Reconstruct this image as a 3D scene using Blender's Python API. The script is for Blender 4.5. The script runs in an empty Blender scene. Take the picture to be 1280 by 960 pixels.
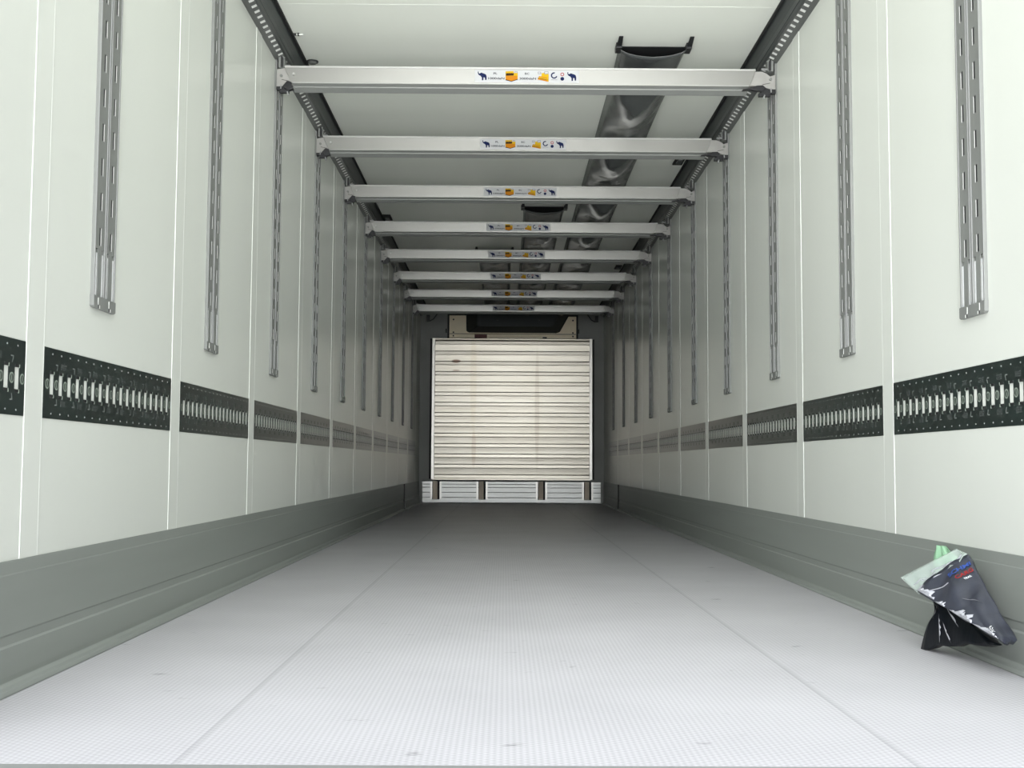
import bpy, bmesh, math, random
from mathutils import Vector, Matrix
random.seed(7)
S = bpy.context.scene
COL = S.collection

# ------------------------------------------------------------------ camera, light, exposure
W = 1.2244            # half the inner width of the trailer
D = 15.37             # distance of the front bulkhead from the camera
Y0 = 2.038            # the open rear end
H = 2.60              # inner height
F_PX, PITCH, YAW, ROLL = 1450.0, 0.0691, 0.0061, 0.0055
CAM = Vector((-0.0949, 0.0, 0.5175))
EXPOSURE = 1.62
SKY_UP = (0.40, 0.415, 0.44)
SKY_STRENGTH = 2.9
SIDE_DARK = 0.03

cp, sp, cy, sy = math.cos(PITCH), math.sin(PITCH), math.cos(YAW), math.sin(YAW)
fw = Vector((sy * cp, cy * cp, sp)); rt = Vector((cy, -sy, 0)); up = rt.cross(fw)
r2 = rt * math.cos(ROLL) + up * math.sin(ROLL); u2 = -rt * math.sin(ROLL) + up * math.cos(ROLL)
cam_data = bpy.data.cameras.new('camera'); cam_data.sensor_width = 36.0
cam_data.lens = 36.0 * F_PX / 1280.0; cam_data.clip_start = 0.02; cam_data.clip_end = 200
cam = bpy.data.objects.new('camera', cam_data); COL.objects.link(cam)
cam.matrix_world = Matrix(((r2.x, u2.x, -fw.x, CAM.x), (r2.y, u2.y, -fw.y, CAM.y), (r2.z, u2.z, -fw.z, CAM.z), (0, 0, 0, 1)))
S.camera = cam

S.view_settings.view_transform = 'Standard'; S.view_settings.look = 'None'
S.view_settings.exposure = EXPOSURE; S.view_settings.gamma = 1.0
S.view_settings.use_curve_mapping = False

world = bpy.data.worlds.new('overcast_sky'); S.world = world; world.use_nodes = True
nt = world.node_tree; nt.nodes.clear()
wo = nt.nodes.new('ShaderNodeOutputWorld'); bg = nt.nodes.new('ShaderNodeBackground')
tc = nt.nodes.new('ShaderNodeTexCoord'); sx = nt.nodes.new('ShaderNodeSeparateXYZ')
rp = nt.nodes.new('ShaderNodeValToRGB')          # bright yard and sky straight behind the camera
mr = nt.nodes.new('ShaderNodeMapRange'); mr.inputs[1].default_value = -1; mr.inputs[2].default_value = 1
e = rp.color_ramp.elements
e[0].position = 0.0; e[0].color = (0.6, 0.61, 0.60, 1)
e[1].position = 1.0; e[1].color = (*SKY_UP, 1)
for pos, c in ((0.22, (0.80, 0.81, 0.81)), (0.33, (1.65, 1.66, 1.66)), (0.40, (1.55, 1.56, 1.56)), (0.45, (1.1, 1.11, 1.12)), (0.485, (1.25, 1.26, 1.27)), (0.54, (1.25, 1.27, 1.30)), (0.70, (0.85, 0.87, 0.91))):
    k = e.new(pos); k.color = (*c, 1)
sd = nt.nodes.new('ShaderNodeMapRange')          # sky dimmed to both sides, added to hold down the near walls
sd.interpolation_type = 'SMOOTHSTEP'
sd.inputs[1].default_value = 0.34; sd.inputs[2].default_value = 0.70
sd.inputs[3].default_value = SIDE_DARK; sd.inputs[4].default_value = 1.0
xx = nt.nodes.new('ShaderNodeMath'); xx.operation = 'ABSOLUTE'
xm = nt.nodes.new('ShaderNodeMath'); xm.operation = 'SUBTRACT'; xm.inputs[0].default_value = 1.0
mu = nt.nodes.new('ShaderNodeMath'); mu.operation = 'MULTIPLY'; mu.inputs[1].default_value = SKY_STRENGTH
nt.links.new(tc.outputs['Generated'], sx.inputs[0]); nt.links.new(sx.outputs['Z'], mr.inputs[0])
xo = nt.nodes.new('ShaderNodeMath'); xo.operation = 'ADD'; xo.inputs[1].default_value = 0.06
nt.links.new(sx.outputs['X'], xo.inputs[0]); nt.links.new(xo.outputs[0], xx.inputs[0]); nt.links.new(xx.outputs[0], xm.inputs[1]); nt.links.new(xm.outputs[0], sd.inputs[0])
nt.links.new(sd.outputs[0], mu.inputs[0]); nt.links.new(mu.outputs[0], bg.inputs[1])
nt.links.new(mr.outputs[0], rp.inputs[0]); nt.links.new(rp.outputs[0], bg.inputs[0])
nt.links.new(bg.outputs[0], wo.inputs[0])

S.cycles.max_bounces = 16; S.cycles.diffuse_bounces = 12; S.cycles.glossy_bounces = 6
S.cycles.sample_clamp_indirect = 8; S.cycles.use_denoising = True

# ------------------------------------------------------------------ materials
def nodes(m): return m.node_tree.nodes, m.node_tree.links
def mat(name, col, rough=0.5, metal=0.0, spec=0.5, alpha=1.0, trans=0.0):
    m = bpy.data.materials.new(name); m.use_nodes = True
    b = m.node_tree.nodes['Principled BSDF']
    b.inputs['Base Color'].default_value = (*col, 1); b.inputs['Roughness'].default_value = rough
    b.inputs['Metallic'].default_value = metal; b.inputs['Specular IOR Level'].default_value = spec
    b.inputs['Alpha'].default_value = alpha; b.inputs['Transmission Weight'].default_value = trans
    return m
def bsdf(m): return m.node_tree.nodes['Principled BSDF']
def noisy(m, scale, amount, stretch=(1, 1, 1), detail=4, bump=0.0):
    """mottle the base colour of a material by +-amount with object-space noise, optional bump"""
    N, L = nodes(m); b = bsdf(m); col = tuple(b.inputs['Base Color'].default_value)
    t = N.new('ShaderNodeTexCoord'); mp = N.new('ShaderNodeMapping'); mp.inputs['Scale'].default_value = stretch
    n = N.new('ShaderNodeTexNoise'); n.inputs['Scale'].default_value = scale; n.inputs['Detail'].default_value = detail
    r = N.new('ShaderNodeValToRGB'); r.color_ramp.elements[0].position = 0.3; r.color_ramp.elements[1].position = 0.7
    r.color_ramp.elements[0].color = tuple(max(0, c * (1 - amount)) for c in col[:3]) + (1,)
    r.color_ramp.elements[1].color = tuple(min(1, c * (1 + amount)) for c in col[:3]) + (1,)
    L.new(t.outputs['Object'], mp.inputs[0]); L.new(mp.outputs[0], n.inputs['Vector'])
    L.new(n.outputs['Fac'], r.inputs[0]); L.new(r.outputs[0], b.inputs['Base Color'])
    if bump:
        bp = N.new('ShaderNodeBump'); bp.inputs['Strength'].default_value = bump; bp.inputs['Distance'].default_value = 0.01
        L.new(n.outputs['Fac'], bp.inputs['Height']); L.new(bp.outputs[0], b.inputs['Normal'])
    return m

M = {}
M['wall'] = noisy(mat('white_wall_skin', (0.655, 0.677, 0.628), 0.25, 0, 0.05), 1.5, 0.012, (1, 1, 0.25))
M['bead'] = mat('white_joint_bead', (0.70, 0.72, 0.68), 0.5, 0, 0.1)
M['ceil'] = noisy(mat('white_roof_skin', (0.83, 0.855, 0.785), 0.33, 0, 0.25), 2.0, 0.015, (1, 0.3, 1))
M['kick'] = noisy(mat('grey_kick_plate', (0.25, 0.268, 0.248), 0.4, 0.0, 0.02), 3.0, 0.06, (1, 0.15, 2), bump=0.02)
M['back'] = noisy(mat('dark_grey_front_wall', (0.22, 0.23, 0.215), 0.6), 3, 0.06)
M['alu_rail'] = noisy(mat('grey_aluminium_rail', (0.20, 0.208, 0.197), 0.6, 0.0, 0.15), 8, 0.05, (1, 1, 0.2))
M['slot_edge_lit'] = mat('painted_lit_slot_edge', (0.40, 0.41, 0.39), 0.5)
M['bare_alu'] = mat('bare_milled_aluminium', (0.78, 0.79, 0.80), 0.45, 0.1)
M['alu_lip'] = mat('pale_aluminium_edge', (0.27, 0.275, 0.27), 0.5, 0.1, 0.2)
M['alu_beam'] = noisy(mat('anodised_beam', (0.265, 0.265, 0.246), 0.32, 0.6), 2, 0.02, (0.2, 1, 1))
M['beam_foot'] = mat('beam_underside_alu', (0.30, 0.31, 0.295), 0.45, 0.3)
M['beam_lip'] = mat('beam_top_lip', (0.45, 0.45, 0.43), 0.4, 0.1)
M['fitting'] = noisy(mat('galvanised_fitting', (0.34, 0.335, 0.315), 0.45, 0.3), 20, 0.08)
M['black'] = mat('black_plastic', (0.006, 0.0065, 0.008), 0.45)
M['gasket'] = mat('black_rubber_gasket', (0.008, 0.009, 0.009), 0.7)
M['cornice'] = mat('cornice_slot_face', (0.13, 0.137, 0.13), 0.5, 0.2)
M['cove'] = noisy(mat('dark_cove', (0.028, 0.034, 0.034), 0.35, 0.1), 4, 0.1, (1, 0.2, 1))
M['slot_white'] = mat('pale_slot_liner', (0.80, 0.81, 0.78), 0.4)
M['plate'] = noisy(mat('black_steel_plate', (0.012, 0.020, 0.018), 0.28, 0.0, 0.6), 6, 0.35, (1, 1, 2), detail=6)
M['print'] = mat('faint_grey_print', (0.055, 0.065, 0.062), 0.5)
M['mark'] = mat('pale_punched_mark', (0.24, 0.265, 0.25), 0.5)
M['ring'] = mat('olive_grey_ring', (0.30, 0.35, 0.30), 0.4, 0.2)
M['duct'] = noisy(mat('dark_grey_duct_fabric', (0.060, 0.065, 0.064), 0.27, 0, 0.9), 14, 0.12, (1, 0.5, 1), bump=0.12)
M['duct_shade'] = mat('black_duct_shade', (0.012, 0.013, 0.013), 0.7)
M['cream'] = noisy(mat('cream_unit_plate', (0.90, 0.80, 0.59), 0.5), 6, 0.05)
M['unit_dark'] = mat('dark_air_outlet', (0.022, 0.028, 0.028), 0.5, 0, 0.2)
M['red'] = mat('dark_red_sticker', (0.10, 0.025, 0.02), 0.6)
M['sill'] = noisy(mat('grey_sill_planks', (0.52, 0.53, 0.51), 0.42, 0.7), 5, 0.06, (0.2, 1, 2))
M['post'] = noisy(mat('tan_post', (0.60, 0.52, 0.41), 0.6), 14, 0.18, (1, 1, 0.3))
M['perf'] = mat('pale_perforated_edge', (0.78, 0.78, 0.75), 0.45)
M['edge_alu'] = mat('bright_aluminium_edge', (0.60, 0.59, 0.55), 0.38, 0.9)
M['dark'] = mat('dark_groove', (0.015, 0.016, 0.016), 0.7)
M['label'] = mat('white_sticker', (0.41, 0.418, 0.422), 0.5, 0, 0.25)
M['navy'] = mat('navy_print', (0.006, 0.012, 0.055), 0.6, 0, 0.1)
M['grey_print'] = mat('grey_print', (0.035, 0.037, 0.045), 0.6, 0, 0.1)
M['orange'] = mat('orange_print', (0.42, 0.155, 0.008), 0.6, 0, 0.1)
M['yellow'] = mat('yellow_print', (0.46, 0.29, 0.010), 0.6, 0, 0.1)
M['brown'] = mat('dark_brown_print', (0.03, 0.014, 0.005), 0.6, 0, 0.1)
M['redprint'] = mat('red_print', (0.30, 0.03, 0.03), 0.6, 0, 0.1)
M['cloth'] = noisy(mat('dark_workwear_cloth', (0.036, 0.040, 0.056), 0.34, 0, 0.5), 25, 0.2, bump=0.1)
M['cloth_dark'] = noisy(mat('black_workwear_cloth', (0.003, 0.0045, 0.007), 0.3, 0, 0.12), 18, 0.3, (1, 1, 0.2), bump=0.15)
M['film'] = mat('clear_plastic_film', (0.78, 0.90, 0.84), 0.12, 0, 0.7, alpha=0.38)
M['crease_glint'] = mat('painted_crease_glint', (0.55, 0.56, 0.60), 0.2, 0, 0.7, alpha=0.85)
M['green'] = mat('green_plastic_film', (0.42, 0.74, 0.48), 0.25, 0, 0.5, alpha=0.62)
M['blue_print'] = mat('blue_print', (0.03, 0.08, 0.34), 0.5)
M['white_print'] = mat('white_print', (0.80, 0.82, 0.84), 0.5)

def floor_material():
    """pale aluminium floor with a fine raised grain 12 mm apart, a few scuffs"""
    m = mat('ribbed_aluminium_floor', (0.66, 0.66, 0.67), 0.45, 0.0, 0.03)
    N, L = nodes(m); b = bsdf(m)
    t = N.new('ShaderNodeTexCoord'); s = N.new('ShaderNodeSeparateXYZ'); L.new(t.outputs['Object'], s.inputs[0])
    def mth(op, a, c=None):
        n = N.new('ShaderNodeMath'); n.operation = op
        for i, v in enumerate((a, c)):
            if v is None: continue
            if isinstance(v, (int, float)): n.inputs[i].default_value = v
            else: L.new(v, n.inputs[i])
        return n.outputs[0]
    sxn = mth('SINE', mth('MULTIPLY', s.outputs['X'], 2 * math.pi / 0.0118))
    syn = mth('SINE', mth('MULTIPLY', s.outputs['Y'], 2 * math.pi / 0.0170))
    cx2 = mth('SINE', mth('MULTIPLY', s.outputs['X'], math.pi / 0.0118))
    h = mth('ADD', mth('MULTIPLY', sxn, 0.55), mth('MULTIPLY', mth('MULTIPLY', syn, cx2), 0.8))
    n1 = N.new('ShaderNodeTexNoise'); n1.inputs['Scale'].default_value = 2.2; n1.inputs['Detail'].default_value = 5
    L.new(t.outputs['Object'], n1.inputs['Vector'])
    n2 = N.new('ShaderNodeTexNoise'); n2.inputs['Scale'].default_value = 9; n2.inputs['Detail'].default_value = 3
    mp = N.new('ShaderNodeMapping'); mp.inputs['Scale'].default_value = (1, 1.6, 1)
    L.new(t.outputs['Object'], mp.inputs[0]); L.new(mp.outputs[0], n2.inputs['Vector'])
    sc = N.new('ShaderNodeMapRange'); sc.inputs[1].default_value = 0.69; sc.inputs[2].default_value = 0.78
    L.new(n2.outputs['Fac'], sc.inputs[0])
    v = mth('ADD', mth('MULTIPLY', h, 0.050), mth('MULTIPLY', n1.outputs['Fac'], 0.10))
    v = mth('SUBTRACT', mth('ADD', v, 0.38), mth('MULTIPLY', sc.outputs[0], 0.16))
    for xs in (-0.66, 0.625):                      # long seams between the floor extrusions
        dx = mth('ABSOLUTE', mth('SUBTRACT', s.outputs['X'], xs))
        ln = mth('LESS_THAN', dx, 0.006)
        v = mth('SUBTRACT', v, mth('MULTIPLY', ln, 0.06))
    cr = N.new('ShaderNodeCombineColor')
    L.new(v, cr.inputs[0]); L.new(mth('MULTIPLY', v, 0.99), cr.inputs[1]); L.new(mth('MULTIPLY', v, 1.02), cr.inputs[2])
    L.new(cr.outputs[0], b.inputs['Base Color'])
    bp = N.new('ShaderNodeBump'); bp.inputs['Strength'].default_value = 0.10; bp.inputs['Distance'].default_value = 0.002
    L.new(h, bp.inputs['Height']); L.new(bp.outputs[0], b.inputs['Normal'])
    return m
M['floor'] = floor_material()

def bulkhead_material():
    """mill-finish aluminium with faint vertical runs and two rusty smudges of its own"""
    m = mat('ribbed_aluminium_bulkhead', (0.62, 0.59, 0.51), 0.36, 0.95)
    N, L = nodes(m); b = bsdf(m)
    t = N.new('ShaderNodeTexCoord'); s = N.new('ShaderNodeSeparateXYZ'); L.new(t.outputs['Object'], s.inputs[0])
    n = N.new('ShaderNodeTexNoise'); n.inputs['Scale'].default_value = 5; n.inputs['Detail'].default_value = 5
    mp = N.new('ShaderNodeMapping'); mp.inputs['Scale'].default_value = (0.25, 1, 3.0)
    L.new(t.outputs['Object'], mp.inputs[0]); L.new(mp.outputs[0], n.inputs['Vector'])
    r = N.new('ShaderNodeValToRGB')
    r.color_ramp.elements[0].position = 0.3; r.color_ramp.elements[0].color = (0.41, 0.385, 0.325, 1)
    r.color_ramp.elements[1].position = 0.75; r.color_ramp.elements[1].color = (0.49, 0.47, 0.41, 1)
    L.new(n.outputs['Fac'], r.inputs[0])
    prev = r.outputs[0]
    def stain(cx, cz, rx, rz, col, amt):
        nonlocal prev
        def sq(sock, c, w):
            a = N.new('ShaderNodeMath'); a.operation = 'SUBTRACT'; L.new(sock, a.inputs[0]); a.inputs[1].default_value = c
            d = N.new('ShaderNodeMath'); d.operation = 'DIVIDE'; L.new(a.outputs[0], d.inputs[0]); d.inputs[1].default_value = w
            p = N.new('ShaderNodeMath'); p.operation = 'MULTIPLY'; L.new(d.outputs[0], p.inputs[0]); L.new(d.outputs[0], p.inputs[1])
            return p.outputs[0]
        a = N.new('ShaderNodeMath'); a.operation = 'ADD'; L.new(sq(s.outputs['X'], cx, rx), a.inputs[0]); L.new(sq(s.outputs['Z'], cz, rz), a.inputs[1])
        f = N.new('ShaderNodeMapRange'); f.inputs[1].default_value = 0.4; f.inputs[2].default_value = 1.0
        f.inputs[3].default_value = amt; f.inputs[4].default_value = 0.0; L.new(a.outputs[0], f.inputs[0])
        x = N.new('ShaderNodeMix'); x.data_type = 'RGBA'; L.new(f.outputs[0], x.inputs[0]); L.new(prev, x.inputs[6]); x.inputs[7].default_value = (*col, 1)
        prev = x.outputs[2]
    stain(-0.74, 1.57, 0.07, 0.028, (0.12, 0.075, 0.055), 0.9)
    stain(-0.74, 1.45, 0.06, 0.012, (0.16, 0.12, 0.09), 0.7)
    stain(0.33, 0.95, 0.035, 0.9, (0.28, 0.25, 0.19), 0.45)
    stain(-0.50, 0.42, 0.035, 0.28, (0.30, 0.24, 0.17), 0.45)
    stain(-0.51, 1.35, 0.05, 0.8, (0.36, 0.31, 0.22), 0.35)
    L.new(prev, b.inputs['Base Color'])
    return m
M['bulk'] = bulkhead_material()

# ------------------------------------------------------------------ mesh helpers
class MB:
    def __init__(self, lean=0.0): self.v = []; self.f = []; self.m = []; self.mats = []; self.lean = lean
    def mi(self, m):
        if m not in self.mats: self.mats.append(m)
        return self.mats.index(m)
    def face(self, pts, m):
        i = len(self.v); self.v += [tuple(p) for p in pts]; self.f.append(tuple(range(i, i + len(pts)))); self.m.append(self.mi(m))
    def box(self, a, b, m):
        x0, x1 = sorted((a[0], b[0])); y0, y1 = sorted((a[1], b[1])); z0, z1 = sorted((a[2], b[2]))
        i = len(self.v)
        self.v += [(x0, y0, z0), (x1, y0, z0), (x1, y1, z0), (x0, y1, z0), (x0, y0, z1), (x1, y0, z1), (x1, y1, z1), (x0, y1, z1)]
        for q in ((0, 3, 2, 1), (4, 5, 6, 7), (0, 1, 5, 4), (1, 2, 6, 5), (2, 3, 7, 6), (3, 0, 4, 7)):
            self.f.append(tuple(i + j for j in q)); self.m.append(self.mi(m))
    def prism(self, poly, vec, m, cap=True):
        """extrude a closed 3D polygon along vec"""
        n = len(poly); i = len(self.v); vec = Vector(vec)
        self.v += [tuple(p) for p in poly] + [tuple(Vector(p) + vec) for p in poly]
        k = self.mi(m)
        for j in range(n):
            self.f.append((i + j, i + (j + 1) % n, i + n + (j + 1) % n, i + n + j)); self.m.append(k)
        if cap:
            self.f.append(tuple(range(i + n - 1, i - 1, -1))); self.m.append(k)
            self.f.append(tuple(range(i + n, i + 2 * n))); self.m.append(k)
    def cyl(self, a, b, r, m, n=14, r2=None):
        a = Vector(a); b = Vector(b); d = (b - a).normalized(); r2 = r if r2 is None else r2
        u = d.orthogonal().normalized(); w = d.cross(u)
        i = len(self.v); k = self.mi(m)
        for c, rr in ((a, r), (b, r2)):
            for j in range(n):
                t = 2 * math.pi * j / n; self.v.append(tuple(c + rr * (math.cos(t) * u + math.sin(t) * w)))
        for j in range(n):
            self.f.append((i + j, i + (j + 1) % n, i + n + (j + 1) % n, i + n + j)); self.m.append(k)
        self.f.append(tuple(range(i + n - 1, i - 1, -1))); self.m.append(k)
        self.f.append(tuple(range(i + n, i + 2 * n))); self.m.append(k)
    def tube(self, pts, r, m, n=8):
        pts = [Vector(p) for p in pts]; i = len(self.v); k = self.mi(m)
        for a, p in enumerate(pts):
            d = (pts[min(a + 1, len(pts) - 1)] - pts[max(a - 1, 0)]).normalized()
            u = d.cross(Vector((0.3, 0.2, 1))).normalized(); w = d.cross(u)
            for j in range(n):
                t = 2 * math.pi * j / n; self.v.append(tuple(p + r * (math.cos(t) * u + math.sin(t) * w)))
        for a in range(len(pts) - 1):
            for j in range(n):
                self.f.append((i + a * n + j, i + a * n + (j + 1) % n, i + (a + 1) * n + (j + 1) % n, i + (a + 1) * n + j)); self.m.append(k)
        self.f.append(tuple(range(i + n - 1, i - 1, -1))); self.m.append(k)
        e0 = i + (len(pts) - 1) * n; self.f.append(tuple(range(e0, e0 + n))); self.m.append(k)
    def build(self, name, parent=None, loc=None, smooth=False, bevel=0.0):
        if self.lean: self.v = [(x, y - self.lean * z, z) for x, y, z in self.v]
        me = bpy.data.meshes.new(name); me.from_pydata(self.v, [], self.f)
        for m in self.mats: me.materials.append(M[m])
        me.polygons.foreach_set('material_index', self.m)
        bm = bmesh.new(); bm.from_mesh(me); bmesh.ops.remove_doubles(bm, verts=bm.verts, dist=1e-6) if smooth else None
        bmesh.ops.recalc_face_normals(bm, faces=bm.faces); bm.to_mesh(me); bm.free()
        if smooth:
            me.polygons.foreach_set('use_smooth', [True] * len(me.polygons))
        o = bpy.data.objects.new(name, me); COL.objects.link(o)
        if parent: o.parent = parent
        if loc: o.location = loc
        if bevel:
            b = o.modifiers.new('bevel', 'BEVEL'); b.width = bevel; b.segments = 2; b.limit_method = 'ANGLE'; b.angle_limit = math.radians(40)
        return o
def struct(o): o['kind'] = 'structure'; return o
def tag(o, label, cat, group=None):
    o['label'] = label; o['category'] = cat; o['kind'] = 'thing'
    if group: o['group'] = group
    return o
def empty(name, loc, label, cat, group=None):
    o = bpy.data.objects.new(name, None); COL.objects.link(o); o.location = loc; o.empty_display_size = 0.1
    return tag(o, label, cat, group)
KIDS = {}
def copy_tree(o, parent=None, skip=()):
    c = o.copy(); COL.objects.link(c)
    if parent: c.parent = parent
    for ch in list(o.children):
        if ch.name.split('.')[0] not in skip: copy_tree(ch, c, skip)
    return c
def text_mesh(s, size, m, mb, at, width=None):
    """lay text into a builder, facing -y, centred on at=(x, y, z)"""
    cu = bpy.data.curves.new('lettering', 'FONT'); cu.body = s; cu.offset = 0.022; cu.size = 1.0; cu.align_x = 'CENTER'; cu.align_y = 'CENTER'
    ob = bpy.data.objects.new('lettering', cu); COL.objects.link(ob)
    dg = bpy.context.evaluated_depsgraph_get(); dg.update()
    me = bpy.data.meshes.new_from_object(ob.evaluated_get(dg))
    xs = [v.co.x for v in me.vertices]; ys = [v.co.y for v in me.vertices]
    kx = kz = size / (max(ys) - min(ys))
    if width: kx = width / (max(xs) - min(xs))
    mx, my = (max(xs) + min(xs)) / 2, (max(ys) + min(ys)) / 2
    for p in me.polygons:
        mb.face([(at[0] + (me.vertices[i].co.x - mx) * kx, at[1], at[2] + (me.vertices[i].co.y - my) * kz) for i in p.vertices], m)
    bpy.data.objects.remove(ob); bpy.data.curves.remove(cu); bpy.data.meshes.remove(me)
ORD = ['nearest', 'second', 'third', 'fourth', 'fifth', 'sixth', 'seventh', 'eighth', 'ninth', 'tenth', 'eleventh', 'twelfth']

# ------------------------------------------------------------------ the setting
PSTART, PPITCH, PLEN = 2.838, 1.1935, 1.080          # wall panels between the joint strips
b = MB(); b.box((-W - 0.06, Y0, -0.06), (W + 0.06, D + 0.06, 0), 'floor'); fl = struct(b.build('floor'))
b = MB(); b.box((-W - 0.06, Y0, H), (W + 0.06, D + 0.06, H + 0.06), 'ceil')
for yy in (5.146,):                                # roof skin joint
    b.box((-W + 0.1, yy - 0.002, H - 0.0005), (W - 0.1, yy + 0.002, H), 'ceil')
struct(b.build('ceiling'))
def side_wall(s, name):
    b = MB()
    b.box((s * W, Y0, 0), (s * (W + 0.06), D + 0.06, H), 'wall')
    for k in range(-1, 11):
        a = PSTART + k * PPITCH + PLEN; c = PSTART + (k + 1) * PPITCH
        if a < Y0 + 0.02 or c > D: continue
        b.box((s * (W - 0.0015), a + 0.006, 0.28), (s * W, c - 0.006, 2.49), 'wall')
        for q in (a + 0.006, c - 0.006):
            b.box((s * (W - 0.0018), q - 0.0018, 0.28), (s * W, q + 0.0018, 2.49), 'bead')
    struct(b.build(name))
side_wall(-1, 'wall_left'); side_wall(1, 'wall_right')
b = MB(); b.box((-W, D, 0), (W, D + 0.06, H), 'back'); struct(b.build('wall_front'))
# rear threshold bar
b = MB(); b.box((-W - 0.06, Y0 - 0.045, -0.10), (W + 0.06, Y0, -0.0003), 'alu_rail'); struct(b.build('trim_3'))

# kick plates: pressed profile extruded along the wall
KP = [(0, 0.292), (0.004, 0.292), (0.0045, 0.262), (0.0055, 0.259), (0.0055, 0.126), (0.0030, 0.121), (0.0030, 0.101), (0.0065, 0.096),
      (0.010, 0.032), (0.010, 0.020), (0.020, 0.014), (0.036, 0.012), (0.040, 0.004), (0.040, 0.0), (0, 0.0)]
def kick(s, name, ya, yb):
    b = MB(); b.prism([(s * (W - o), ya, z) for o, z in KP], (0, yb - ya, 0), 'kick'); return struct(b.build(name, bevel=0.0015))
kick(-1, 'baseboard_left', Y0, 13.02); kick(1, 'baseboard_right', Y0, 13.32)
for s, ya, n in ((-1, 13.02, 4), (1, 13.32, 5)):
    b = MB()
    b.box((s * (W - 0.004), ya + 0.002, 0), (s * W, ya + 0.18, 0.29), 'dark')
    b.prism([(s * (W - o), ya + 0.18, z) for o, z in KP], (0, D - ya - 0.18, 0), 'kick')
    struct(b.build('trim_%d' % n))

# roof edge cornice: slotted aluminium face, dark cove, rubber gasket
def cornice(s, name):
    b = MB(); A = Vector((0, 2.478)); B = Vector((0.045, 2.500)); L = B - A; nrm = Vector((L.y, -L.x)).normalized()   # outward (down, in)
    def pt(t, y, d=0.0):
        q = A + L * t + nrm * d; return (s * (W - q.x), y, q.y)
    y = Y0; P = 0.0590; sl = 0.026; t0, t1 = 0.48, 0.95
    b.prism([pt(0, Y0), pt(t0, Y0), pt(t0, Y0, -0.004), pt(0, Y0, -0.004)], (0, D - Y0, 0), 'cornice')
    b.prism([pt(t1, Y0), pt(1, Y0), pt(1, Y0, -0.004), pt(t1, Y0, -0.004)], (0, D - Y0, 0), 'cornice')
    n = int((D - Y0) / P)
    for i in range(n + 1):
        ya = Y0 + i * P; yb = min(ya + P - sl, D)
        b.prism([pt(t0, ya), pt(t1, ya), pt(t1, ya, -0.004), pt(t0, ya, -0.004)], (0, yb - ya, 0), 'cornice')
    b.prism([pt(t0 - .1, Y0, -0.0015), pt(1, Y0, -0.0015), pt(1, Y0, -0.003), pt(t0 - .1, Y0, -0.003)], (0, D - Y0, 0), 'slot_white')
    cove = [(0.045, 2.500), (0.052, 2.506), (0.056, 2.520), (0.0585, 2.521), (0.059, 2.5225), (0.057, 2.527), (0.060, 2.545), (0.066, 2.562), (0.074, 2.580), (0.080, 2.598)]
    b.prism([(s * (W - o), Y0, z) for o, z in cove + [(0.06, 2.599), (0.03, 2.53)]], (0, D - Y0, 0), 'cove')
    b.box((s * (W - 0.080), Y0, 2.590), (s * (W - 0.092), D, H), 'gasket')
    struct(b.build(name))
cornice(-1, 'trim_1'); cornice(1, 'trim_2')

# ------------------------------------------------------------------ front bulkhead and the things on the front wall
bh = empty('bulkhead_panel', (0, D, 0.30), 'ribbed aluminium air bulkhead panel covering the front wall', 'bulkhead')
z0, z1, bx = 0.020, 1.862, 1.036
yb = -0.115
b = MB(); prof = []
pit = 0.1355; z = z0
nrib = int((z1 - z0) / pit)
z = z0 + 0.0
prof.append((yb, z0))
for i in range(14):
    zc = z0 + 0.012 + i * pit
    # a narrow upright rib, then a wide land in two facets leaning a few degrees down
    for dz, dy in ((0.0, -0.014), (0.004, -0.0152), (0.040, -0.0152), (0.045, -0.0135), (0.052, -0.0082), (0.090, -0.0098), (0.128, -0.0125)):
        if zc + dz > z0 and zc + dz < z1: prof.append((yb + dy, zc + dz))
prof.append((yb, z1))
prof = sorted(prof, key=lambda q: q[1])
b.prism([(-bx, y, zz) for y, zz in prof] + [(-bx, yb + 0.03, z1), (-bx, yb + 0.03, z0)], (2 * bx, 0, 0), 'bulk')
b.build('ribbed_panel', bh)
for s, nm in ((-1, 'side_profile'), (1, 'side_profile')):
    b = MB(); b.box((s * (bx - 0.018), yb - 0.024, z0 - 0.003), (s * (bx + 0.022), yb + 0.04, z1 + 0.012), 'edge_alu'); b.build(nm, bh, bevel=0.004)
b = MB(); b.box((-bx, yb - 0.020, z1 - 0.012), (bx, yb + 0.04, z1 + 0.012), 'bulk'); b.build('top_profile', bh, bevel=0.004)
b = MB(); b.box((-bx, yb - 0.020, z0 - 0.012), (bx, yb + 0.04, z0 + 0.012), 'bulk'); b.build('bottom_profile', bh, bevel=0.004)
b = MB(); b.box((-bx - 0.05, -0.07, z0), (bx + 0.05, 0, z1 + 0.012), 'dark'); b.build('backing_frame', bh)

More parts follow.
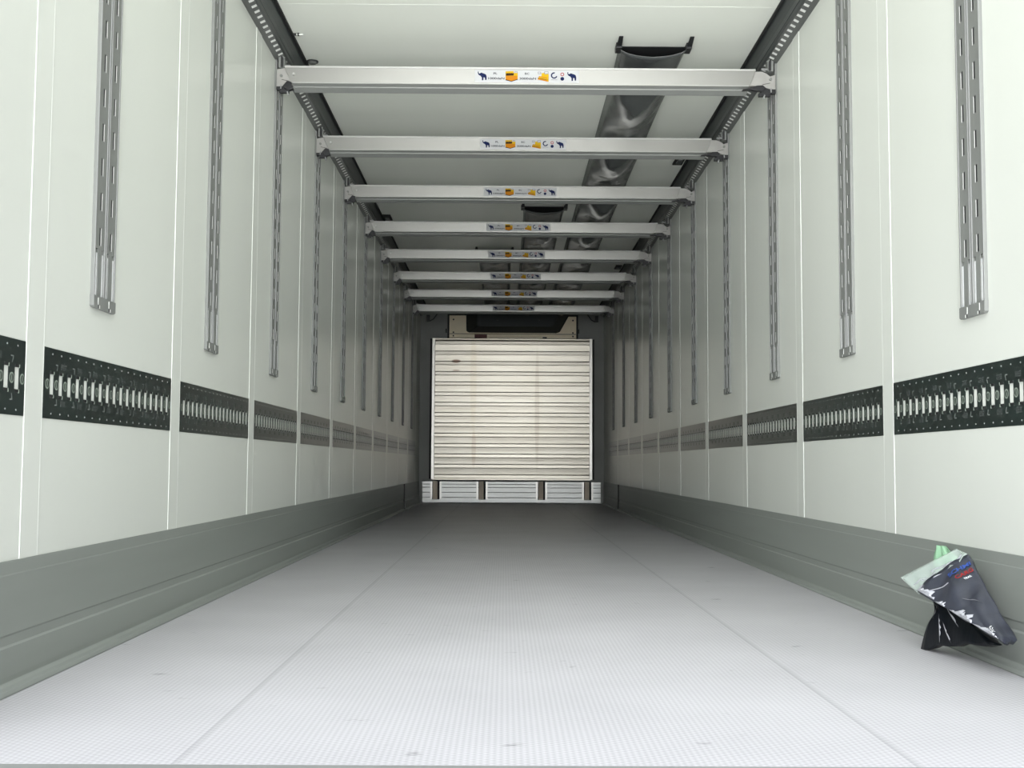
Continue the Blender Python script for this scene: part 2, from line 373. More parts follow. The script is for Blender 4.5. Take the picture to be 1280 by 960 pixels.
sl = empty('sill_panel', (0, D, 0), 'low grey planked sill under the ribbed bulkhead with four tan posts', 'sill panel')
b = MB(); xw = 1.175
posts = [-0.995, -0.389, 0.394, 1.001]
zz = [0.012, 0.078, 0.146, 0.210, 0.252, 0.290]
for i in range(5):
    b.box((-xw, -0.045, zz[i] + 0.002), (xw, -0.01, zz[i + 1] - 0.002), 'sill')
b.box((-xw, -0.040, 0.012), (xw, -0.008, 0.290), 'dark')
b.build('planks', sl, bevel=0.002)
for px in posts:
    b = MB(); b.box((px - 0.046, -0.050, 0.052), (px + 0.048, -0.043, 0.290), 'dark'); ch = b.build('post_recess', sl)
    b = MB(); b.box((px - 0.040, -0.066, 0.056), (px + 0.022, -0.048, 0.292), 'post'); b.build('post', sl, bevel=0.002)
    for s in (-1, 1):
        b = MB(); xa = px + s * 0.062
        for i in range(4):
            b.box((xa - 0.011, -0.052, 0.058 + i * 0.060), (xa + 0.011, -0.045, 0.058 + i * 0.060 + 0.050), 'edge_alu')
            if i < 3: b.box((xa - 0.006, -0.051, 0.108 + i * 0.060), (xa + 0.006, -0.045, 0.118 + i * 0.060), 'edge_alu')
        b.build('perforated_strip', sl)

eu = empty('evaporator_unit', (0, D, 2.15), 'cream cooling unit plate with dark air outlet above the bulkhead', 'cooling unit')
b = MB()
pw = [(-0.835, 0.03), (0.845, 0.03), (0.845, 0.322), (0.742, 0.322), (0.628, 0.118), (0.60, 0.106), (0.56, 0.104), (-0.56, 0.108), (-0.595, 0.112), (-0.610, 0.130), (-0.612, 0.330), (-0.835, 0.330)]
b.prism([(x, -0.11, z) for x, z in pw], (0, 0.02, 0), 'cream'); b.build('cover_plate', eu, bevel=0.002)
b = MB(); pg = [(-0.860, 0.028), (0.870, 0.028), (0.870, 0.345), (0.735, 0.345), (0.60, 0.09), (-0.595, 0.09), (-0.60, 0.352), (-0.860, 0.352)]
b.prism([(x, -0.092, z) for x, z in pg], (0, 0.09, 0), 'gasket'); b.build('gasket', eu)
b = MB(); b.box((-0.83, -0.1135, 0.082), (0.84, -0.110, 0.089), 'brown'); b.build('joint_line', eu)
b = MB()
pa = [(-0.600, 0.112), (-0.58, 0.100), (0.58, 0.096), (0.615, 0.112), (0.765, 0.39), (0.765, 0.43), (-0.600, 0.43)]
pb = [(-0.46, 0.17), (-0.44, 0.16), (0.50, 0.16), (0.52, 0.17), (0.64, 0.39), (0.64, 0.43), (-0.46, 0.43)]
n = len(pa); i0 = len(b.v)
b.v += [(x, -0.10, z) for x, z in pa] + [(x, -0.34, z) for x, z in pb] + [(x, 0.0, z) for x, z in pa]
kk = b.mi('unit_dark')
for j in range(n):
    b.f.append((j, (j + 1) % n, n + (j + 1) % n, n + j)); b.m.append(kk)
    b.f.append((j, (j + 1) % n, 2 * n + (j + 1) % n, 2 * n + j)); b.m.append(kk)
b.f.append(tuple(range(n, 2 * n))); b.m.append(kk)
b.f.append(tuple(range(2 * n, 3 * n))); b.m.append(kk)
b.build('air_outlet', eu)
b = MB(); b.box((-0.500, -0.1145, 0.030), (-0.335, -0.1105, 0.078), 'red'); st = b.build('sticker', eu); st['label'] = 'dark red sticker on the cream plate'
b = MB(); b.box((0.40, -0.118, 0.030), (0.455, -0.1105, 0.048), 'dark'); b.build('latch', eu)
for x, z in ((-0.78, 0.275), (-0.78, 0.105), (-0.78, 0.058), (0.80, 0.27), (0.80, 0.105), (0.80, 0.058)):
    b = MB(); b.cyl((x, -0.116, z), (x, -0.109, z), 0.011, 'dark', 10); b.build('screw', eu)
for x, z in ((-0.2, 0.25), (0.35, 0.25), (-0.08, 0.385), (0.02, 0.385), (0.36, 0.385), (0.46, 0.385)):
    b = MB(); b.cyl((x, -0.348, z), (x, -0.335, z), 0.012, 'black', 10); b.build('bolt', eu)
for s in (-1, 1):
    b = MB(); b.box((s * 0.868, -0.09, 0.10), (s * 0.885, -0.05, 0.155), 'black'); b.build('side_catch', eu)

for s, lab in ((-1, 'small black hook with hanging cable at top left of front wall'), (1, 'small black hook with hanging cable at top right of front wall')):
    hk = empty('cable_hook', (s * 1.12, D, 2.44), lab, 'hook', 'hooks on the front wall')
    b = MB(); b.box((-0.022, -0.05, -0.03), (0.022, 0, 0.055), 'black'); b.build('bracket', hk, bevel=0.004)
    b = MB(); pts = [(0.0, -0.03, -0.02), (-s * 0.02, -0.035, -0.028), (-s * 0.07, -0.03, 0.0), (-s * 0.10, -0.02, 0.045), (-s * 0.12, -0.004, 0.075)]
    b.tube(pts, 0.007, 'black'); b.build('cable', hk, smooth=True)

# ------------------------------------------------------------------ cargo beams
ZB = 2.4389; YB = 5.5155; BP = 1.2
ELE = [(.03, 1.0), (.11, .97), (.10, .84), (.19, .75), (.30, .82), (.42, .86), (.56, .80), (.80, .72), (.93, .63), (1, .42), (.98, .04), (.83, .04), (.80, .30),
       (.66, .34), (.62, 0), (.47, 0), (.46, .32), (.37, .42), (.31, .50), (.20, .55), (.09, .62), (.01, .76), (0, .90)]
def make_beam():
    t = empty('cargo_beam', (0, YB, ZB), '', 'beam', 'cargo beams below the roof')
    xl0, xl1, xr0, xr1 = -1.1749, -1.141, 1.1172, 1.088
    b = MB()
    # hollow body with raked ends
    fr = [(xl0, 0, 0), (xr0, 0, 0), (xr1, 0.0055, -0.081), (xl1, 0.0055, -0.081)]      # the face leans a little to the floor
    b.prism(fr, (0, 0.055, 0), 'alu_beam')
    b.build('beam_body', t, bevel=0.0015)
    b = MB(); b.box((xl0 + 0.002, -0.003, -0.007), (xr0 - 0.002, 0.004, 0.0015), 'beam_lip'); b.build('top_lip', t, bevel=0.001)
    b = MB()
    und = [(-0.001, -0.0815), (0.033, -0.0885), (0.034, -0.084), (0.037, -0.084), (0.037, -0.0925), (0.040, -0.093), (0.082, -0.1035), (0.085, -0.1035), (0.085, -0.075), (0.055, -0.0805)]
    b.prism([(xl1 + 0.004, y, z) for y, z in und], (xr1 - xl1 - 0.008, 0, 0), 'beam_foot'); b.build('foot_profile', t)
    b = MB(); b.box((xl1 + 0.006, 0.0005, -0.083), (xr1 - 0.006, 0.006, -0.079), 'beam_lip'); b.build('bottom_lip', t)
    b = MB(); b.cyl((-1.128, -0.003, -0.038), (-1.128, 0.004, -0.038), 0.0075, 'fitting', 14); b.cyl((-1.128, -0.0055, -0.038), (-1.128, -0.004, -0.038), 0.0045, 'beam_lip', 10)
    b.build('rivet', t)
    # end fittings
    for s in (-1, 1):
        b = MB()
        if s < 0: pg = [(-1.212, -0.012), (-1.166, -0.004), (-1.135, -0.088), (-1.168, -0.094), (-1.212, -0.100)]
        else: pg = [(1.06, -0.006), (1.150, -0.006), (1.172, -0.016), (1.188, -0.030), (1.213, -0.022), (1.213, -0.100), (1.172, -0.088), (1.150, -0.076), (1.06, -0.079)]
        b.prism([(x, 0.010, z) for x, z in pg], (0, 0.022, 0), 'fitting'); ef = b.build('end_fitting', t, bevel=0.0015)
        b = MB(); cxx = s * 1.190; b.cyl((cxx, 0.004, -0.045), (cxx, 0.012, -0.045), 0.007, 'alu_rail', 12); b.build('rivet', ef)
        b = MB(); b.prism([(s * 1.188, 0.0085, -0.062), (s * 1.15, 0.0085, -0.070), (s * 1.15, 0.0085, -0.072), (s * 1.188, 0.0085, -0.064)], (0, 0.002, 0), 'dark'); b.build('slit', ef)
        # slider head that rides in the wall rail
        b = MB()
        hd = [(s * 1.206, -0.002), (s * 1.206, 0.064), (s * 1.196, 0.070), (s * 1.188, 0.066), (s * 1.178, 0.044), (s * 1.178, -0.002)]
        b.prism([(x, 0.016, z) for x, z in hd], (0, 0.05, 0), 'alu_rail'); sh = b.build('slider_head', t, bevel=0.001)
        b = MB(); b.prism([(s * 1.195, 0.0145, 0.0), (s * 1.195, 0.0145, 0.058), (s * 1.190, 0.0145, 0.060), (s * 1.1815, 0.0145, 0.042), (s * 1.1815, 0.0145, 0.0)], (0, 0.002, 0), 'dark'); b.build('window', sh)
        b = MB(); b.cyl((s * 1.180, 0.03, 0.012), (s * 1.150, 0.03, 0.012), 0.005, 'alu_lip', 10); b.build('lock_pin', sh)
        # black latch under the fitting
        b = MB()
        if s < 0:
            b.prism([(-1.160, -0.004, -0.074), (-1.140, -0.004, -0.078), (-1.134, -0.004, -0.100), (-1.128, -0.004, -0.112), (-1.150, -0.004, -0.118), (-1.168, -0.004, -0.112), (-1.180, -0.004, -0.098)], (0, 0.03, 0), 'black')
            b.box((-1.212, 0.000, -0.116), (-1.168, 0.026, -0.100), 'black'); b.box((-1.196, -0.002, -0.132), (-1.150, 0.02, -0.114), 'black')
        else:
            b.prism([(1.052, -0.004, -0.098), (1.090, -0.004, -0.092), (1.120, -0.004, -0.080), (1.150, -0.004, -0.078), (1.165, -0.004, -0.092), (1.150, -0.004, -0.108), (1.115, -0.004, -0.104), (1.090, -0.004, -0.099), (1.052, -0.004, -0.103)], (0, 0.026, 0), 'black')
            b.box((1.140, 0.0, -0.118), (1.213, 0.026, -0.096), 'black'); b.box((1.130, -0.002, -0.132), (1.185, 0.02, -0.116), 'black')
        la = b.build('latch', t, bevel=0.002)
        b = MB(); b.prism([(s * 1.190, -0.008, -0.094), (s * 1.184, -0.008, -0.094), (s * 1.186, -0.008, -0.114), (s * 1.191, -0.008, -0.114)], (0, 0.006, 0), 'alu_lip'); b.build('latch_spring', la)
        b = MB(); b.cyl((s * 1.158, 0.0, -0.126), (s * 1.152, 0.0, -0.146), 0.004, 'alu_lip', 8); b.build('latch_pin', la)
    # sticker
    LEAN = 0.0055 / 0.081
    b = MB(); x0, x1 = -0.250, 0.256; za, zb_ = -0.071, -0.012
    b.prism([(x0, -0.0008 - LEAN * za, za), (x1, -0.0008 - LEAN * za, za), (x1, -0.0008 - LEAN * zb_, zb_), (x0, -0.0008 - LEAN * zb_, zb_)], (0, 0.001, 0), 'label'); stk = b.build('sticker', t); stk['label'] = 'white sticker with load ratings and pictograms'
    sx_ = (x1 - x0) / 134.0; Y = -0.0012
    def X(c): return x0 + (c - 15.0) * sx_                # column in eighths of a pixel of the nearest sticker
    def Z(v): return zb_ - (v - 62) / 130.0 * (zb_ - za)
    for c0 in (150, 1072):
        b = MB(LEAN); b.face([(X((c0 + 92 * px) / 8.0), Y, Z(172 - 95 * py)) for px, py in ELE], 'navy'); b.build('elephant_emblem', stk)
    b = MB(LEAN); text_mesh('PL', 0.010, 'grey_print', b, (X(332 / 8), Y, Z(98)), 0.019)
    text_mesh('1000daN', 0.0105, 'grey_print', b, (X(341 / 8), Y, Z(150)), 0.079); b.build('lettering', stk)
    b = MB(LEAN); text_mesh('BC', 0.010, 'grey_print', b, (X(658 / 8), Y, Z(98)), 0.022)
    text_mesh('3000daN', 0.0105, 'grey_print', b, (X(665 / 8), Y, Z(150)), 0.081); b.build('lettering', stk)
    def poly(mb, pts, m, dy=0.0): mb.face([(X(px / 8), Y - dy, Z(pz)) for px, pz in pts], m)
    b = MB(LEAN)
    poly(b, [(436, 74), (520, 72), (520, 92), (562, 92), (562, 162), (498, 184), (436, 168)], 'yellow')
    poly(b, [(440, 122), (556, 122), (556, 160), (498, 180), (440, 164)], 'orange', 0.0004)
    poly(b, [(440, 94), (520, 90), (520, 118), (440, 122)], 'brown', 0.0004)
    for q in (448, 468, 488, 506): poly(b, [(q, 82), (q + 6, 82), (q + 6, 98), (q, 98)], 'yellow', 0.0007)
    poly(b, [(436, 160), (498, 178), (562, 156), (562, 163), (498, 186), (436, 170)], 'brown', 0.0007)
    poly(b, [(530, 74), (556, 74), (556, 92), (530, 92)], 'grey_print', 0.0); poly(b, [(533, 77), (553, 77), (553, 91), (533, 91)], 'label', 0.0004)
    b.build('pictogram', stk)
    b = MB(LEAN)
    poly(b, [(768, 140), (806, 122), (806, 92), (836, 88), (838, 104), (880, 100), (880, 184), (768, 160)], 'yellow')
    poly(b, [(768, 146), (868, 168), (868, 182), (768, 160)], 'orange', 0.0004); poly(b, [(778, 122), (866, 140), (866, 150), (778, 132)], 'orange', 0.0004)
    poly(b, [(768, 140), (872, 163), (872, 167), (768, 146)], 'brown', 0.0007)
    poly(b, [(836, 74), (876, 74), (876, 100), (836, 100)], 'grey_print'); poly(b, [(839, 77), (873, 77), (873, 97), (839, 97)], 'label', 0.0004)
    poly(b, [(770, 78), (800, 78), (800, 100), (770, 100)], 'grey_print'); poly(b, [(773, 81), (797, 81), (797, 97), (773, 97)], 'label', 0.0004)
    b.build('pictogram', stk)
    def arc(mb, cx, cz, ro, ri, a0, a1, m, n=18):
        for j in range(n):
            ta, tb = math.radians(a0 + (a1 - a0) * j / n), math.radians(a0 + (a1 - a0) * (j + 1) / n)
            poly(mb, [(cx + ro * math.cos(ta), cz - ro * math.sin(ta)), (cx + ro * math.cos(tb), cz - ro * math.sin(tb)), (cx + ri * math.cos(tb), cz - ri * math.sin(tb)), (cx + ri * math.cos(ta), cz - ri * math.sin(ta))], m)
    b = MB(LEAN); arc(b, 936, 115, 34, 21, 75, 345, 'navy'); poly(b, [(906, 160), (968, 160), (968, 163), (906, 163)], 'grey_print'); b.build('ring_emblem', stk)
    b = MB(LEAN); arc(b, 1020, 103, 20, 12, 0, 360, 'redprint', 14); arc(b, 1020, 150, 20, 0.5, 0, 360, 'navy', 14); b.build('round_emblem', stk)
    return t
beam = make_beam()
for k in range(8):
    o = beam if k == 0 else copy_tree(beam)
    o.location = (0, YB + k * BP, ZB)
    o['label'] = ('nearest white cross beam under the roof, with load sticker' if k == 0 else
                  'farthest white cross beam, in front of the cooling unit' if k == 7 else
                  ORD[k] + ' white cross beam under the roof counted from the open end')

# ------------------------------------------------------------------ vertical wall rails
RY, RZ = 3.2227, 0.9386
def make_rail():
    t = empty('wall_rail', (-W, RY, RZ), '', 'rail', 'vertical rails on the side walls')
    top = 1.540; zl = 0.165
    b = MB(); p = 0.098; sh = 0.05; sw = 0.0085; dx0, dx1 = 0.0055, 0.0085
    for s in (-1, 1):
        ya, yb, yc = s * 0.011, s * 0.076, s * 0.043
        b.box((dx0, ya, zl), (dx1, yc - s * sw, top), 'alu_rail'); b.box((dx0, yc + s * sw, zl), (dx1, yb, top), 'alu_rail')
        z = zl + 0.01; prev = zl
        while z + sh < top:
            b.box((dx0, yc - sw, prev), (dx1, yc + sw, z), 'alu_rail')
            b.box((0.0060, yc + sw - 0.0008, z), (dx1, yc + sw, z + sh), 'slot_edge_lit')      # far edge of the slot, painted paler for door light on it
            prev = z + sh; z += p
        b.box((dx0, yc - sw, prev), (dx1, yc + sw, top), 'alu_rail')
        b.box((0.0010, ya, 0.03), (0.0060, yb, zl - 0.012), 'bare_alu'); b.box((dx0, yc - 0.015, 0.03), (dx1, yc + 0.015, zl), 'alu_rail')
        b.box((0.0005, yc - 0.03, zl), (0.0045, yc + 0.03, top), 'dark')  # dark sheet standing in for the shade inside the slots
        b.box((0, s * 0.070, zl), (dx0 + .001, s * 0.076, top), 'alu_rail')
    b.build('slotted_web', t)
    for yy, w in ((-0.081, 0.005), (0.081, 0.005)):
        b = MB(); b.box((0, yy - w, 0.02), (0.009, yy + w, top), 'alu_rail'); b.box((0.009, yy - w, 0.02), (0.0105, yy, top), 'alu_lip'); b.build('edge_lip', t)
    b = MB(); b.box((0, -0.010, 0.02), (0.0085, 0.010, top), 'alu_rail'); b.box((0.0085, -0.009, 0.02), (0.0108, -0.005, top), 'alu_lip'); b.box((0.0085, 0.005, 0.02), (0.0108, 0.009, top), 'alu_lip')
    b.build('centre_rib', t)
    b = MB()
    b.prism([(0, -0.088, 0.004), (0, -0.080, 0), (0, 0.080, 0), (0, 0.088, 0.004), (0, 0.088, 0.034), (0, -0.088, 0.034)], (0.012, 0, 0), 'alu_rail')
    for yy in (-0.043, 0.043): b.box((0.0115, yy - 0.006, 0), (0.0130, yy + 0.002, 0.009), 'bead'); b.box((0.0115, yy - 0.013, 0), (0.0130, yy - 0.006, 0.009), 'dark')
    for yy in (-0.055, 0.030): b.box((0.0115, yy - 0.002, 0.010), (0.0130, yy + 0.002, 0.030), 'bead')
    b.build('end_cap', t, bevel=0.001)
    return t
rail = make_rail()
for side in (-1, 1):
    for k in range(10):
        o = rail if (side == -1 and k == 0) else copy_tree(rail)
        o.location = (side * W, RY + 1.2 * k, RZ); o.scale = (-side, 1, 1)
        sd = 'left' if side < 0 else 'right'
        o['label'] = ('grey slotted vertical rail nearest the open end on the %s wall' % sd if k == 0 else
                      'innermost grey slotted vertical rail on the %s wall by the front bulkhead' % sd if k == 9 else
                      '%s grey slotted vertical rail from the open end on the %s wall' % (ORD[k], sd))

# ------------------------------------------------------------------ black lashing plates
PZ0, PZ1 = 0.6240, 0.7995
def make_plate(name='lashing_plate'):
    t = empty(name, (-W, PSTART, PZ0), '', 'lashing plate', 'black lashing plates on the side walls')
    Lp, Hp = PLEN, PZ1 - PZ0; zc0, zc1 = 0.0590, 0.1120; hw = 0.0122
    s0, pit, n = 0.050, 0.0580, 18
    b = MB(); th = 0.0015
    b.box((0, 0, 0), (th, Lp, zc0), 'plate'); b.box((0, 0, zc1), (th, Lp, Hp), 'plate')
    y = 0.0
    for i in range(n):
        c = s0 + i * pit; b.box((0, y, zc0), (th, c - hw, zc1), 'plate'); y = c + hw
    b.box((0, y, zc0), (th, Lp, zc1), 'plate')
    for i in range(n):
        c = s0 + i * pit
        for za, zb in ((zc0 - 0.006, zc0 + 0.001), (zc1 - 0.001, zc1 + 0.006)):
            b.box((th - 0.001, c - hw, za), (th + 0.0012, c + hw, zb), 'gasket')
            b.box((th - 0.001, c + hw * .7, za - .001), (th + 0.0016, c + hw, zb), 'ring')
    for i in range(-1, n):
        c = s0 + (i + 0.5) * pit; zc = (zc0 + zc1) / 2
        if c < 0.014 or c > Lp - 0.01: continue
        for j in range(16):
            a0, a1 = 2 * math.pi * j / 16, 2 * math.pi * (j + 1) / 16
            q = lambda r, a, d: (th + d, c + r * math.cos(a), zc + r * math.sin(a))
            b.face([q(0.0130, a0, 0.0004), q(0.0130, a1, 0.0004), q(0.0092, a1, 0.0006), q(0.0092, a0, 0.0006)], 'ring')
        b.face([(th + 0.0005, c + 0.0024 * math.cos(2 * math.pi * j / 12), zc + 0.0085 * math.sin(2 * math.pi * j / 12)) for j in range(12)], 'ring')
    x = th + 0.0006
    for i in range(0, n, 2):
        c = s0 + i * pit + 0.028
        for zt, zb in ((0.1370, 0.1210), (0.0340, 0.0500)):
            dz = 0.0026 if zt > zb else -0.0026
            b.face([(x, c - 0.008, zt), (x, c + 0.009, zt), (x, c + 0.009, zt - dz), (x, c - 0.008, zt - dz)], 'mark')
            b.face([(x, c + 0.0055, zt), (x, c + 0.009, zt), (x, c + 0.0035, zb), (x, c, zb)], 'mark')
    rv = MB(); rv.cyl((th - 0.0005, 0, 0), (th + 0.0012, 0, 0), 0.0022, 'mark', 8); first = None
    for i in range(n):
        for z in (0.1610, 0.0125):
            if first is None: first = o = rv.build('rivet', t)
            else: o = first.copy(); COL.objects.link(o); o.parent = t
            o.location = (0, s0 + i * pit, z)
    for i in range(0, n - 1, 2):
        c = s0 + i * pit + 0.075
        if c > Lp - 0.03: break
        for z in (0.1330, 0.0400):
            for q in range(3): b.box((th - 0.0005, c - 0.016, z + q * 0.0055 - 0.007), (th + 0.0004, c + 0.016, z + q * 0.0055 - 0.0035), 'print')
    b.build('perforated_sheet', t)
    return t
plate = make_plate()
def place_plate(o, side, k):
    y = PSTART + PPITCH * k
    o.location = (side * W, y, PZ0)
    if side > 0: o.scale = (-1, 1, 1)
    sd = 'left' if side < 0 else 'right'
    o['label'] = ('black perforated lashing plate cut by the edge of the photo on the left wall' if k == -1 and side < 0 else
                  'whole black perforated lashing plate nearest the open end on the left wall' if k == 0 and side < 0 else
                  'black perforated lashing plate nearest the open end on the right wall' if k == 0 else
                  'innermost black perforated lashing plate on the %s wall by the front bulkhead' % sd if k == 9 else
                  '%s black perforated lashing plate from the open end on the %s wall' % (ORD[k + (1 if side < 0 else 0)], sd))
for side in (-1, 1):
    for k in range(-1 if side < 0 else 0, 10):
        place_plate(plate if (side == -1 and k == 0) else copy_tree(plate, None, () if k < 3 else ('rivet',)), side, k)   # rivets of the far plates are below a pixel

# ------------------------------------------------------------------ air ducts under the roof
def make_duct(cx, ya, label, seed):
    rnd = random.Random(seed)
    t = empty('air_duct', (cx, ya, H), label, 'air duct', 'fabric air ducts under the roof')
    hwid = 0.168; L = 15.0 - ya; ny = int(L / 0.05); nx = 18
    amps = [rnd.uniform(0.8, 1.2) for _ in range(14)]; shx = [rnd.uniform(-0.25, 0.25) for _ in range(14)]
    def sag(x, y):
        u = x / hwid; yy = y + ya
        c = math.sqrt(max(0.0, 1 - abs(u) ** 2.4))
        ph = (yy - 7.02) / 1.2 + 0.20 * (u - shx[0] * 0.5) ** 2; i = int(math.floor(ph)) % 14; fr = ph - math.floor(ph)
        st = lambda a, b_, v: (lambda q: q * q * (3 - 2 * q))(min(1.0, max(0.0, (v - a) / (b_ - a))))
        bulge = st(0.14, 0.42, fr) * (1 - st(0.46, 1.0, fr)) + 0.0
        edge = min(1.0, y / 0.45)
        d = 0.052 + edge * (0.022 + 0.090 * amps[i] * bulge * math.exp(-((u - shx[i]) / 0.9) ** 2))
        w = 0.004 * math.sin(yy * 23 + u * 7 + seed) * edge + 0.0025 * math.sin(yy * 51 - u * 11) * edge
        return -0.004 - c * d - w * c
    b = MB(); k = b.mi('duct')
    for j in range(ny + 1):
        y = L * j / ny
        for i in range(nx + 1):
            x = -hwid + 2 * hwid * i / nx
            lean = 0.022 * (1 - abs(x / hwid)) if j == 0 else 0
            b.v.append((x * (1.06 if j == 0 else 1.0 - 0.05 * min(1, y / 0.5)), y + lean, sag(x, y)))
    for j in range(ny):
        for i in range(nx):
            a = j * (nx + 1) + i; b.f.append((a, a + 1, a + nx + 2, a + nx + 1)); b.m.append(k)
    o = b.build('fabric', t, smooth=True)
    sd = o.modifiers.new('thickness', 'SOLIDIFY'); sd.thickness = 0.003; sd.offset = 1
    b = MB(); b.box((-hwid * 0.97, 0.03, -0.0035), (hwid * 0.97, L, -0.0005), 'duct_shade'); b.build('mouth_shade_sheet', t)  # black sheet added as the shadow inside the duct mouth
    for s in (-1, 1):
        b = MB(); x = s * hwid * 1.03
        b.box((x - 0.014, -0.03, -0.030), (x + 0.014, 0.05, -0.002), 'black'); b.prism([(x - 0.008, -0.115, -0.006), (x + 0.012, -0.115, -0.006), (x + 0.014, -0.03, -0.022), (x - 0.012, -0.03, -0.022)], (0, 0, 0.004), 'black')
        b.cyl((x + 0.002, -0.1, -0.0085), (x + 0.002, -0.1, -0.002), 0.004, 'alu_lip', 8)
        b.build('end_clip', t, bevel=0.003)
    return t
make_duct(0.632, 5.62, 'longest dark grey fabric air duct on the right of the roof', 1)
make_duct(0.214, 9.23, 'dark grey fabric air duct hung along the middle of the roof', 2)
make_duct(-0.205, 11.13, 'shortest dark grey fabric air duct left of the middle one', 3)

# ------------------------------------------------------------------ small fittings on the roof
def knob(name, loc, lab):
    t = empty(name, loc, lab, 'roof fitting'); return t
t = knob('roof_bolt', (-W + 0.094, 5.504, H), 'small black and white bolt sticking out of the left gasket before the nearest beam')
b = MB(); b.cyl((0, 0, -0.008), (0.014, 0, -0.008), 0.006, 'black', 10); b.cyl((0.020, 0, -0.008), (0.027, 0, -0.008), 0.008, 'black', 10); b.build('collar', t)
b = MB(); b.cyl((0.010, 0, -0.008), (0.046, 0, -0.008), 0.0042, 'bead', 10); b.build('pin', t)
t = knob('ceiling_fitting', (-1.104, 5.90, H), 'small grey domed cap on the roof just above the nearest beam at left')
b = MB(); b.cyl((0, 0, -0.006), (0, 0, 0), 0.030, 'black', 24); b.build('rim', t)
b = MB(); b.cyl((0, 0, -0.014), (0, 0, -0.006), 0.018, 'cornice', 24, r2=0.025); b.build('dome', t)
for x, y, lab in ((-1.096, 9.70, 'square dark clip on the roof at left between fourth and fifth beam'),
                  (1.088, 7.80, 'dark tab on the roof at right behind the second beam'),
                  (1.090, 12.1, 'dark tab on the roof at right behind the fifth beam')):
    t = knob('roof_clip', (x, y, H), lab)
    b = MB(); b.box((-0.034, -0.10, -0.012), (0.034, 0.10, 0), 'gasket'); b.build('plate', t, bevel=0.004)
    b = MB(); b.box((-0.018, -0.06, -0.020), (0.018, 0.05, -0.011), 'cove'); b.build('clip', t, bevel=0.004)

# ------------------------------------------------------------------ workwear in a plastic bag leaning on the right kick plate
def px2(u, v, x):
    """world point on the plane at this x seen at a photo pixel (used once to measure the bag's corners)"""
    d = fw + r2 * ((u - 640) / F_PX) - u2 * ((v - 480) / F_PX); tt = (x - CAM.x) / d.x; return CAM + d * tt
bag = empty('bagged_workwear', (1.13, 3.25, 0), 'folded dark workwear in clear plastic bag leaning on right kick plate', 'bag')
def local(p): return Vector(p) - Vector((1.13, 3.25, 0))
def sheet(quad, nu, nv, fn, m, thick, name, parent, off=None):
    """a quad of four corners (a b along the top, d c along the bottom) as a gently creased slab"""
    a, b_, c, d = [local(q) for q in quad]; mb = MB(); k = mb.mi(m)
    n = (b_ - a).cross(d - a).normalized()
    if n.x > 0: n = -n
    for j in range(nv + 1):
        for i in range(nu + 1):
            s, q = i / nu, j / nv
            p = (a * (1 - s) + b_ * s) * (1 - q) + (d * (1 - s) + c * s) * q
            mb.v.append(tuple(p + n * fn(s, q)))
    for j in range(nv):
        for i in range(nu):
            e = j * (nu + 1) + i; mb.f.append((e, e + 1, e + nu + 2, e + nu + 1)); mb.m.append(k)
    o = mb.build(name, parent, smooth=True)
    so = o.modifiers.new('thickness', 'SOLIDIFY'); so.thickness = thick; so.offset = 0
    return o, (lambda s, q, h: ((a * (1 - s) + b_ * s) * (1 - q) + (d * (1 - s) + c * s) * q) + n * fn(s, q) + (n if off is None else off) * h)
# corners of the upper packet
T_l = px2(1150, 741, 1.085); T_r = px2(1211, 694, 1.180); B_r = px2(1269, 803, 1.165); B_l = px2(1257, 805, 1.125)
fold = px2(1172, 758, 1.075)
upf = lambda s, q: 0.010 * math.sin(math.pi * s) + 0.004 * math.sin(s * 9 + q * 13) * s * (1 - s) * 4 + 0.003 * math.sin(q * 21 + s * 4)
up_o, up_at = sheet((T_l, T_r, B_r, B_l), 22, 26, upf, 'cloth', 0.016, 'folded_garment', bag)
# lower packet, standing on the floor behind the fold
L_a = px2(1173, 757, 1.10); L_b = px2(1188, 764, 1.14)
L_d = px2(1156, 809, 1.105); L_c = px2(1250, 805, 1.150)
lof = lambda s, q: 0.008 * math.sin(math.pi * s) + 0.005 * math.sin(s * 17 + q * 3) * q
lo_o, lo_at = sheet((px2(1172, 752, 1.10), px2(1190, 752, 1.145), px2(1247, 807, 1.155), px2(1157, 811, 1.108)), 20, 20, lof, 'cloth_dark', 0.030, 'lower_garment', bag, Vector((-0.33, -0.94, 0.06)))
lo_o['label'] = 'black lower half of the folded garment'
# clear flap and green film at the upper left
fl_o, fl_at = sheet((px2(1127, 723, 1.085), px2(1197, 687, 1.175), px2(1211, 694, 1.172), px2(1149, 743, 1.078)), 16, 8, lambda s, q: 0.004 + 0.004 * math.sin(s * 23 + q * 5) * q, 'film', 0.0012, 'bag_flap', bag)
fl_o['label'] = 'clear plastic flap of the bag'
gr_o, gr_at = sheet((px2(1172, 682, 1.195), px2(1184, 683, 1.198), px2(1204, 706, 1.185), px2(1168, 708, 1.178)), 10, 8, lambda s, q: 0.006 * math.sin(s * 14 + q * 3), 'green', 0.0012, 'green_film', bag)
gr_o['label'] = 'green film standing up behind the flap'
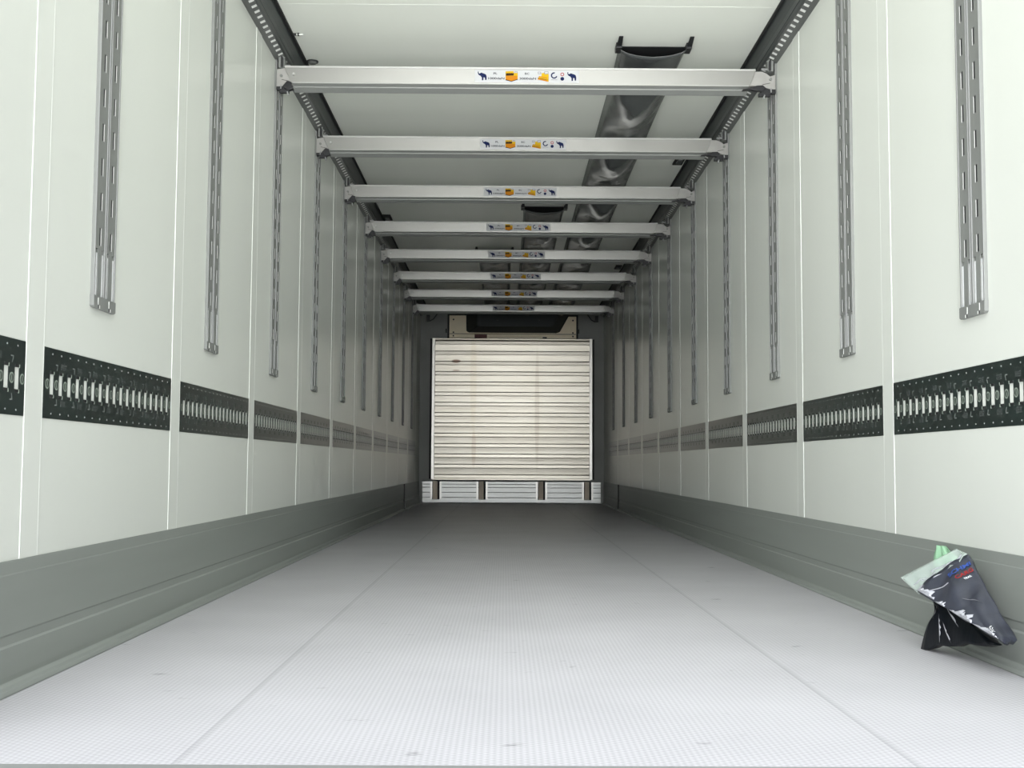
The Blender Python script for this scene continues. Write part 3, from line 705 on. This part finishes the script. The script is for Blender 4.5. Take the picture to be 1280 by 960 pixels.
# painted glints of creases along the fold, the sealed lower corner and the left edge
def crease(at, path, wd, h=0.0105, seed=1):
    """a ragged ridge of film off the packet, pale colour standing in for its glint, tapering at both ends"""
    mb = MB(); k = mb.mi('crease_glint'); n = len(path); rn = random.Random(seed)
    for i, (s, q) in enumerate(path):
        ww = wd * math.sin(math.pi * (i + 0.3) / (n - 0.4)) * rn.uniform(0.25, 1.0)
        mb.v += [tuple(at(s, q, h)), tuple(at(s + ww * 0.5, q + ww * 0.08, h + 0.0035)), tuple(at(s + ww, q + ww * 0.16, h))]
    for i in range(n - 1):
        for c in (0, 1): mb.f.append((3 * i + c, 3 * i + c + 1, 3 * i + c + 4, 3 * i + c + 3)); mb.m.append(k)
    return mb.build('crease_glint', bag)
def line(s0, q0, s1, q1, n): return [(s0 + (s1 - s0) * i / (n - 1), q0 + (q1 - q0) * i / (n - 1)) for i in range(n)]
crease(up_at, line(0.01, 0.00, 0.02, 0.20, 12), 0.20, seed=1)
crease(up_at, line(0.04, 0.10, 0.48, 0.20, 12), 0.07, seed=2)
crease(up_at, line(0.0, 0.24, 0.0, 0.36, 12), 0.16, seed=3)
crease(up_at, line(0.0, 0.42, 0.0, 0.68, 26), 0.36, seed=4)
crease(up_at, line(0.0, 0.70, 0.02, 0.97, 22), 0.42, seed=6)
crease(up_at, line(0.45, 0.42, 0.80, 0.58, 10), 0.04, seed=7)
for q0, a0, a1, sd_ in ((0.62, 0.06, 0.30, 21), (0.74, 0.20, 0.46, 22), (0.60, 0.42, 0.66, 23), (0.80, 0.58, 0.94, 24), (0.93, 0.06, 0.50, 25)):
    crease(fl_at, line(a0, q0, a1, q0 + 0.06, 8), 0.05, h=0.002, seed=sd_)
crease(lo_at, line(0.0, 0.05, 0.0, 0.98, 18), 0.09, h=0.017, seed=8)
crease(lo_at, line(0.16, 0.25, 0.22, 0.90, 14), 0.06, h=0.034, seed=9)
crease(lo_at, line(0.50, 0.12, 0.62, 0.60, 10), 0.07, h=0.034, seed=10)
crease(lo_at, line(0.30, 0.45, 0.40, 0.92, 12), 0.04, h=0.034, seed=11)
# printed letters on the garment
def bag_text(s, size, m, s0, q0, ds, dq, name):
    """letters laid on the packet: baseline direction (ds, dq) per metre of text"""
    tmp = MB(); text_mesh(s, size, m, tmp, (0, 0, 0))
    mb = MB()
    for f in tmp.f:
        pts = []
        for i in f:
            x, _, z = tmp.v[i]
            pts.append(up_at(s0 + ds[0] * x + dq[0] * z, q0 + ds[1] * x + dq[1] * z, 0.0105))
        mb.face(pts, m)
    return mb.build(name, bag)
LT = (local(T_r) - local(T_l)).length; LQ = (local(B_r) - local(T_r)).length
bag_text('SCHMI', 0.019, 'blue_print', 0.775, 0.120, (1.12 / LT, 0), (0, -1.0 / LQ), 'lettering')
bag_text('CARG', 0.016, 'redprint', 0.815, 0.200, (1.12 / LT, 0), (0, -1.0 / LQ), 'lettering')
bag_text('TRAIL', 0.007, 'white_print', 0.83, 0.250, (1.12 / LT, 0), (0, -1.0 / LQ), 'lettering')
mb = MB()
for ro, ri in ((0.0125, 0.0105), (0.007, 0.0055)):
    for j in range(16):
        q = lambda r, a: up_at(0.55 + r * math.cos(a) * 18, 0.885 + r * math.sin(a) * 3.4, 0.0125)
        a0, a1 = 2 * math.pi * j / 16, 2 * math.pi * (j + 1) / 16
        mb.face([q(ro, a0), q(ro, a1), q(ri, a1), q(ri, a0)], 'white_print')
mb.build('round_emblem', bag)
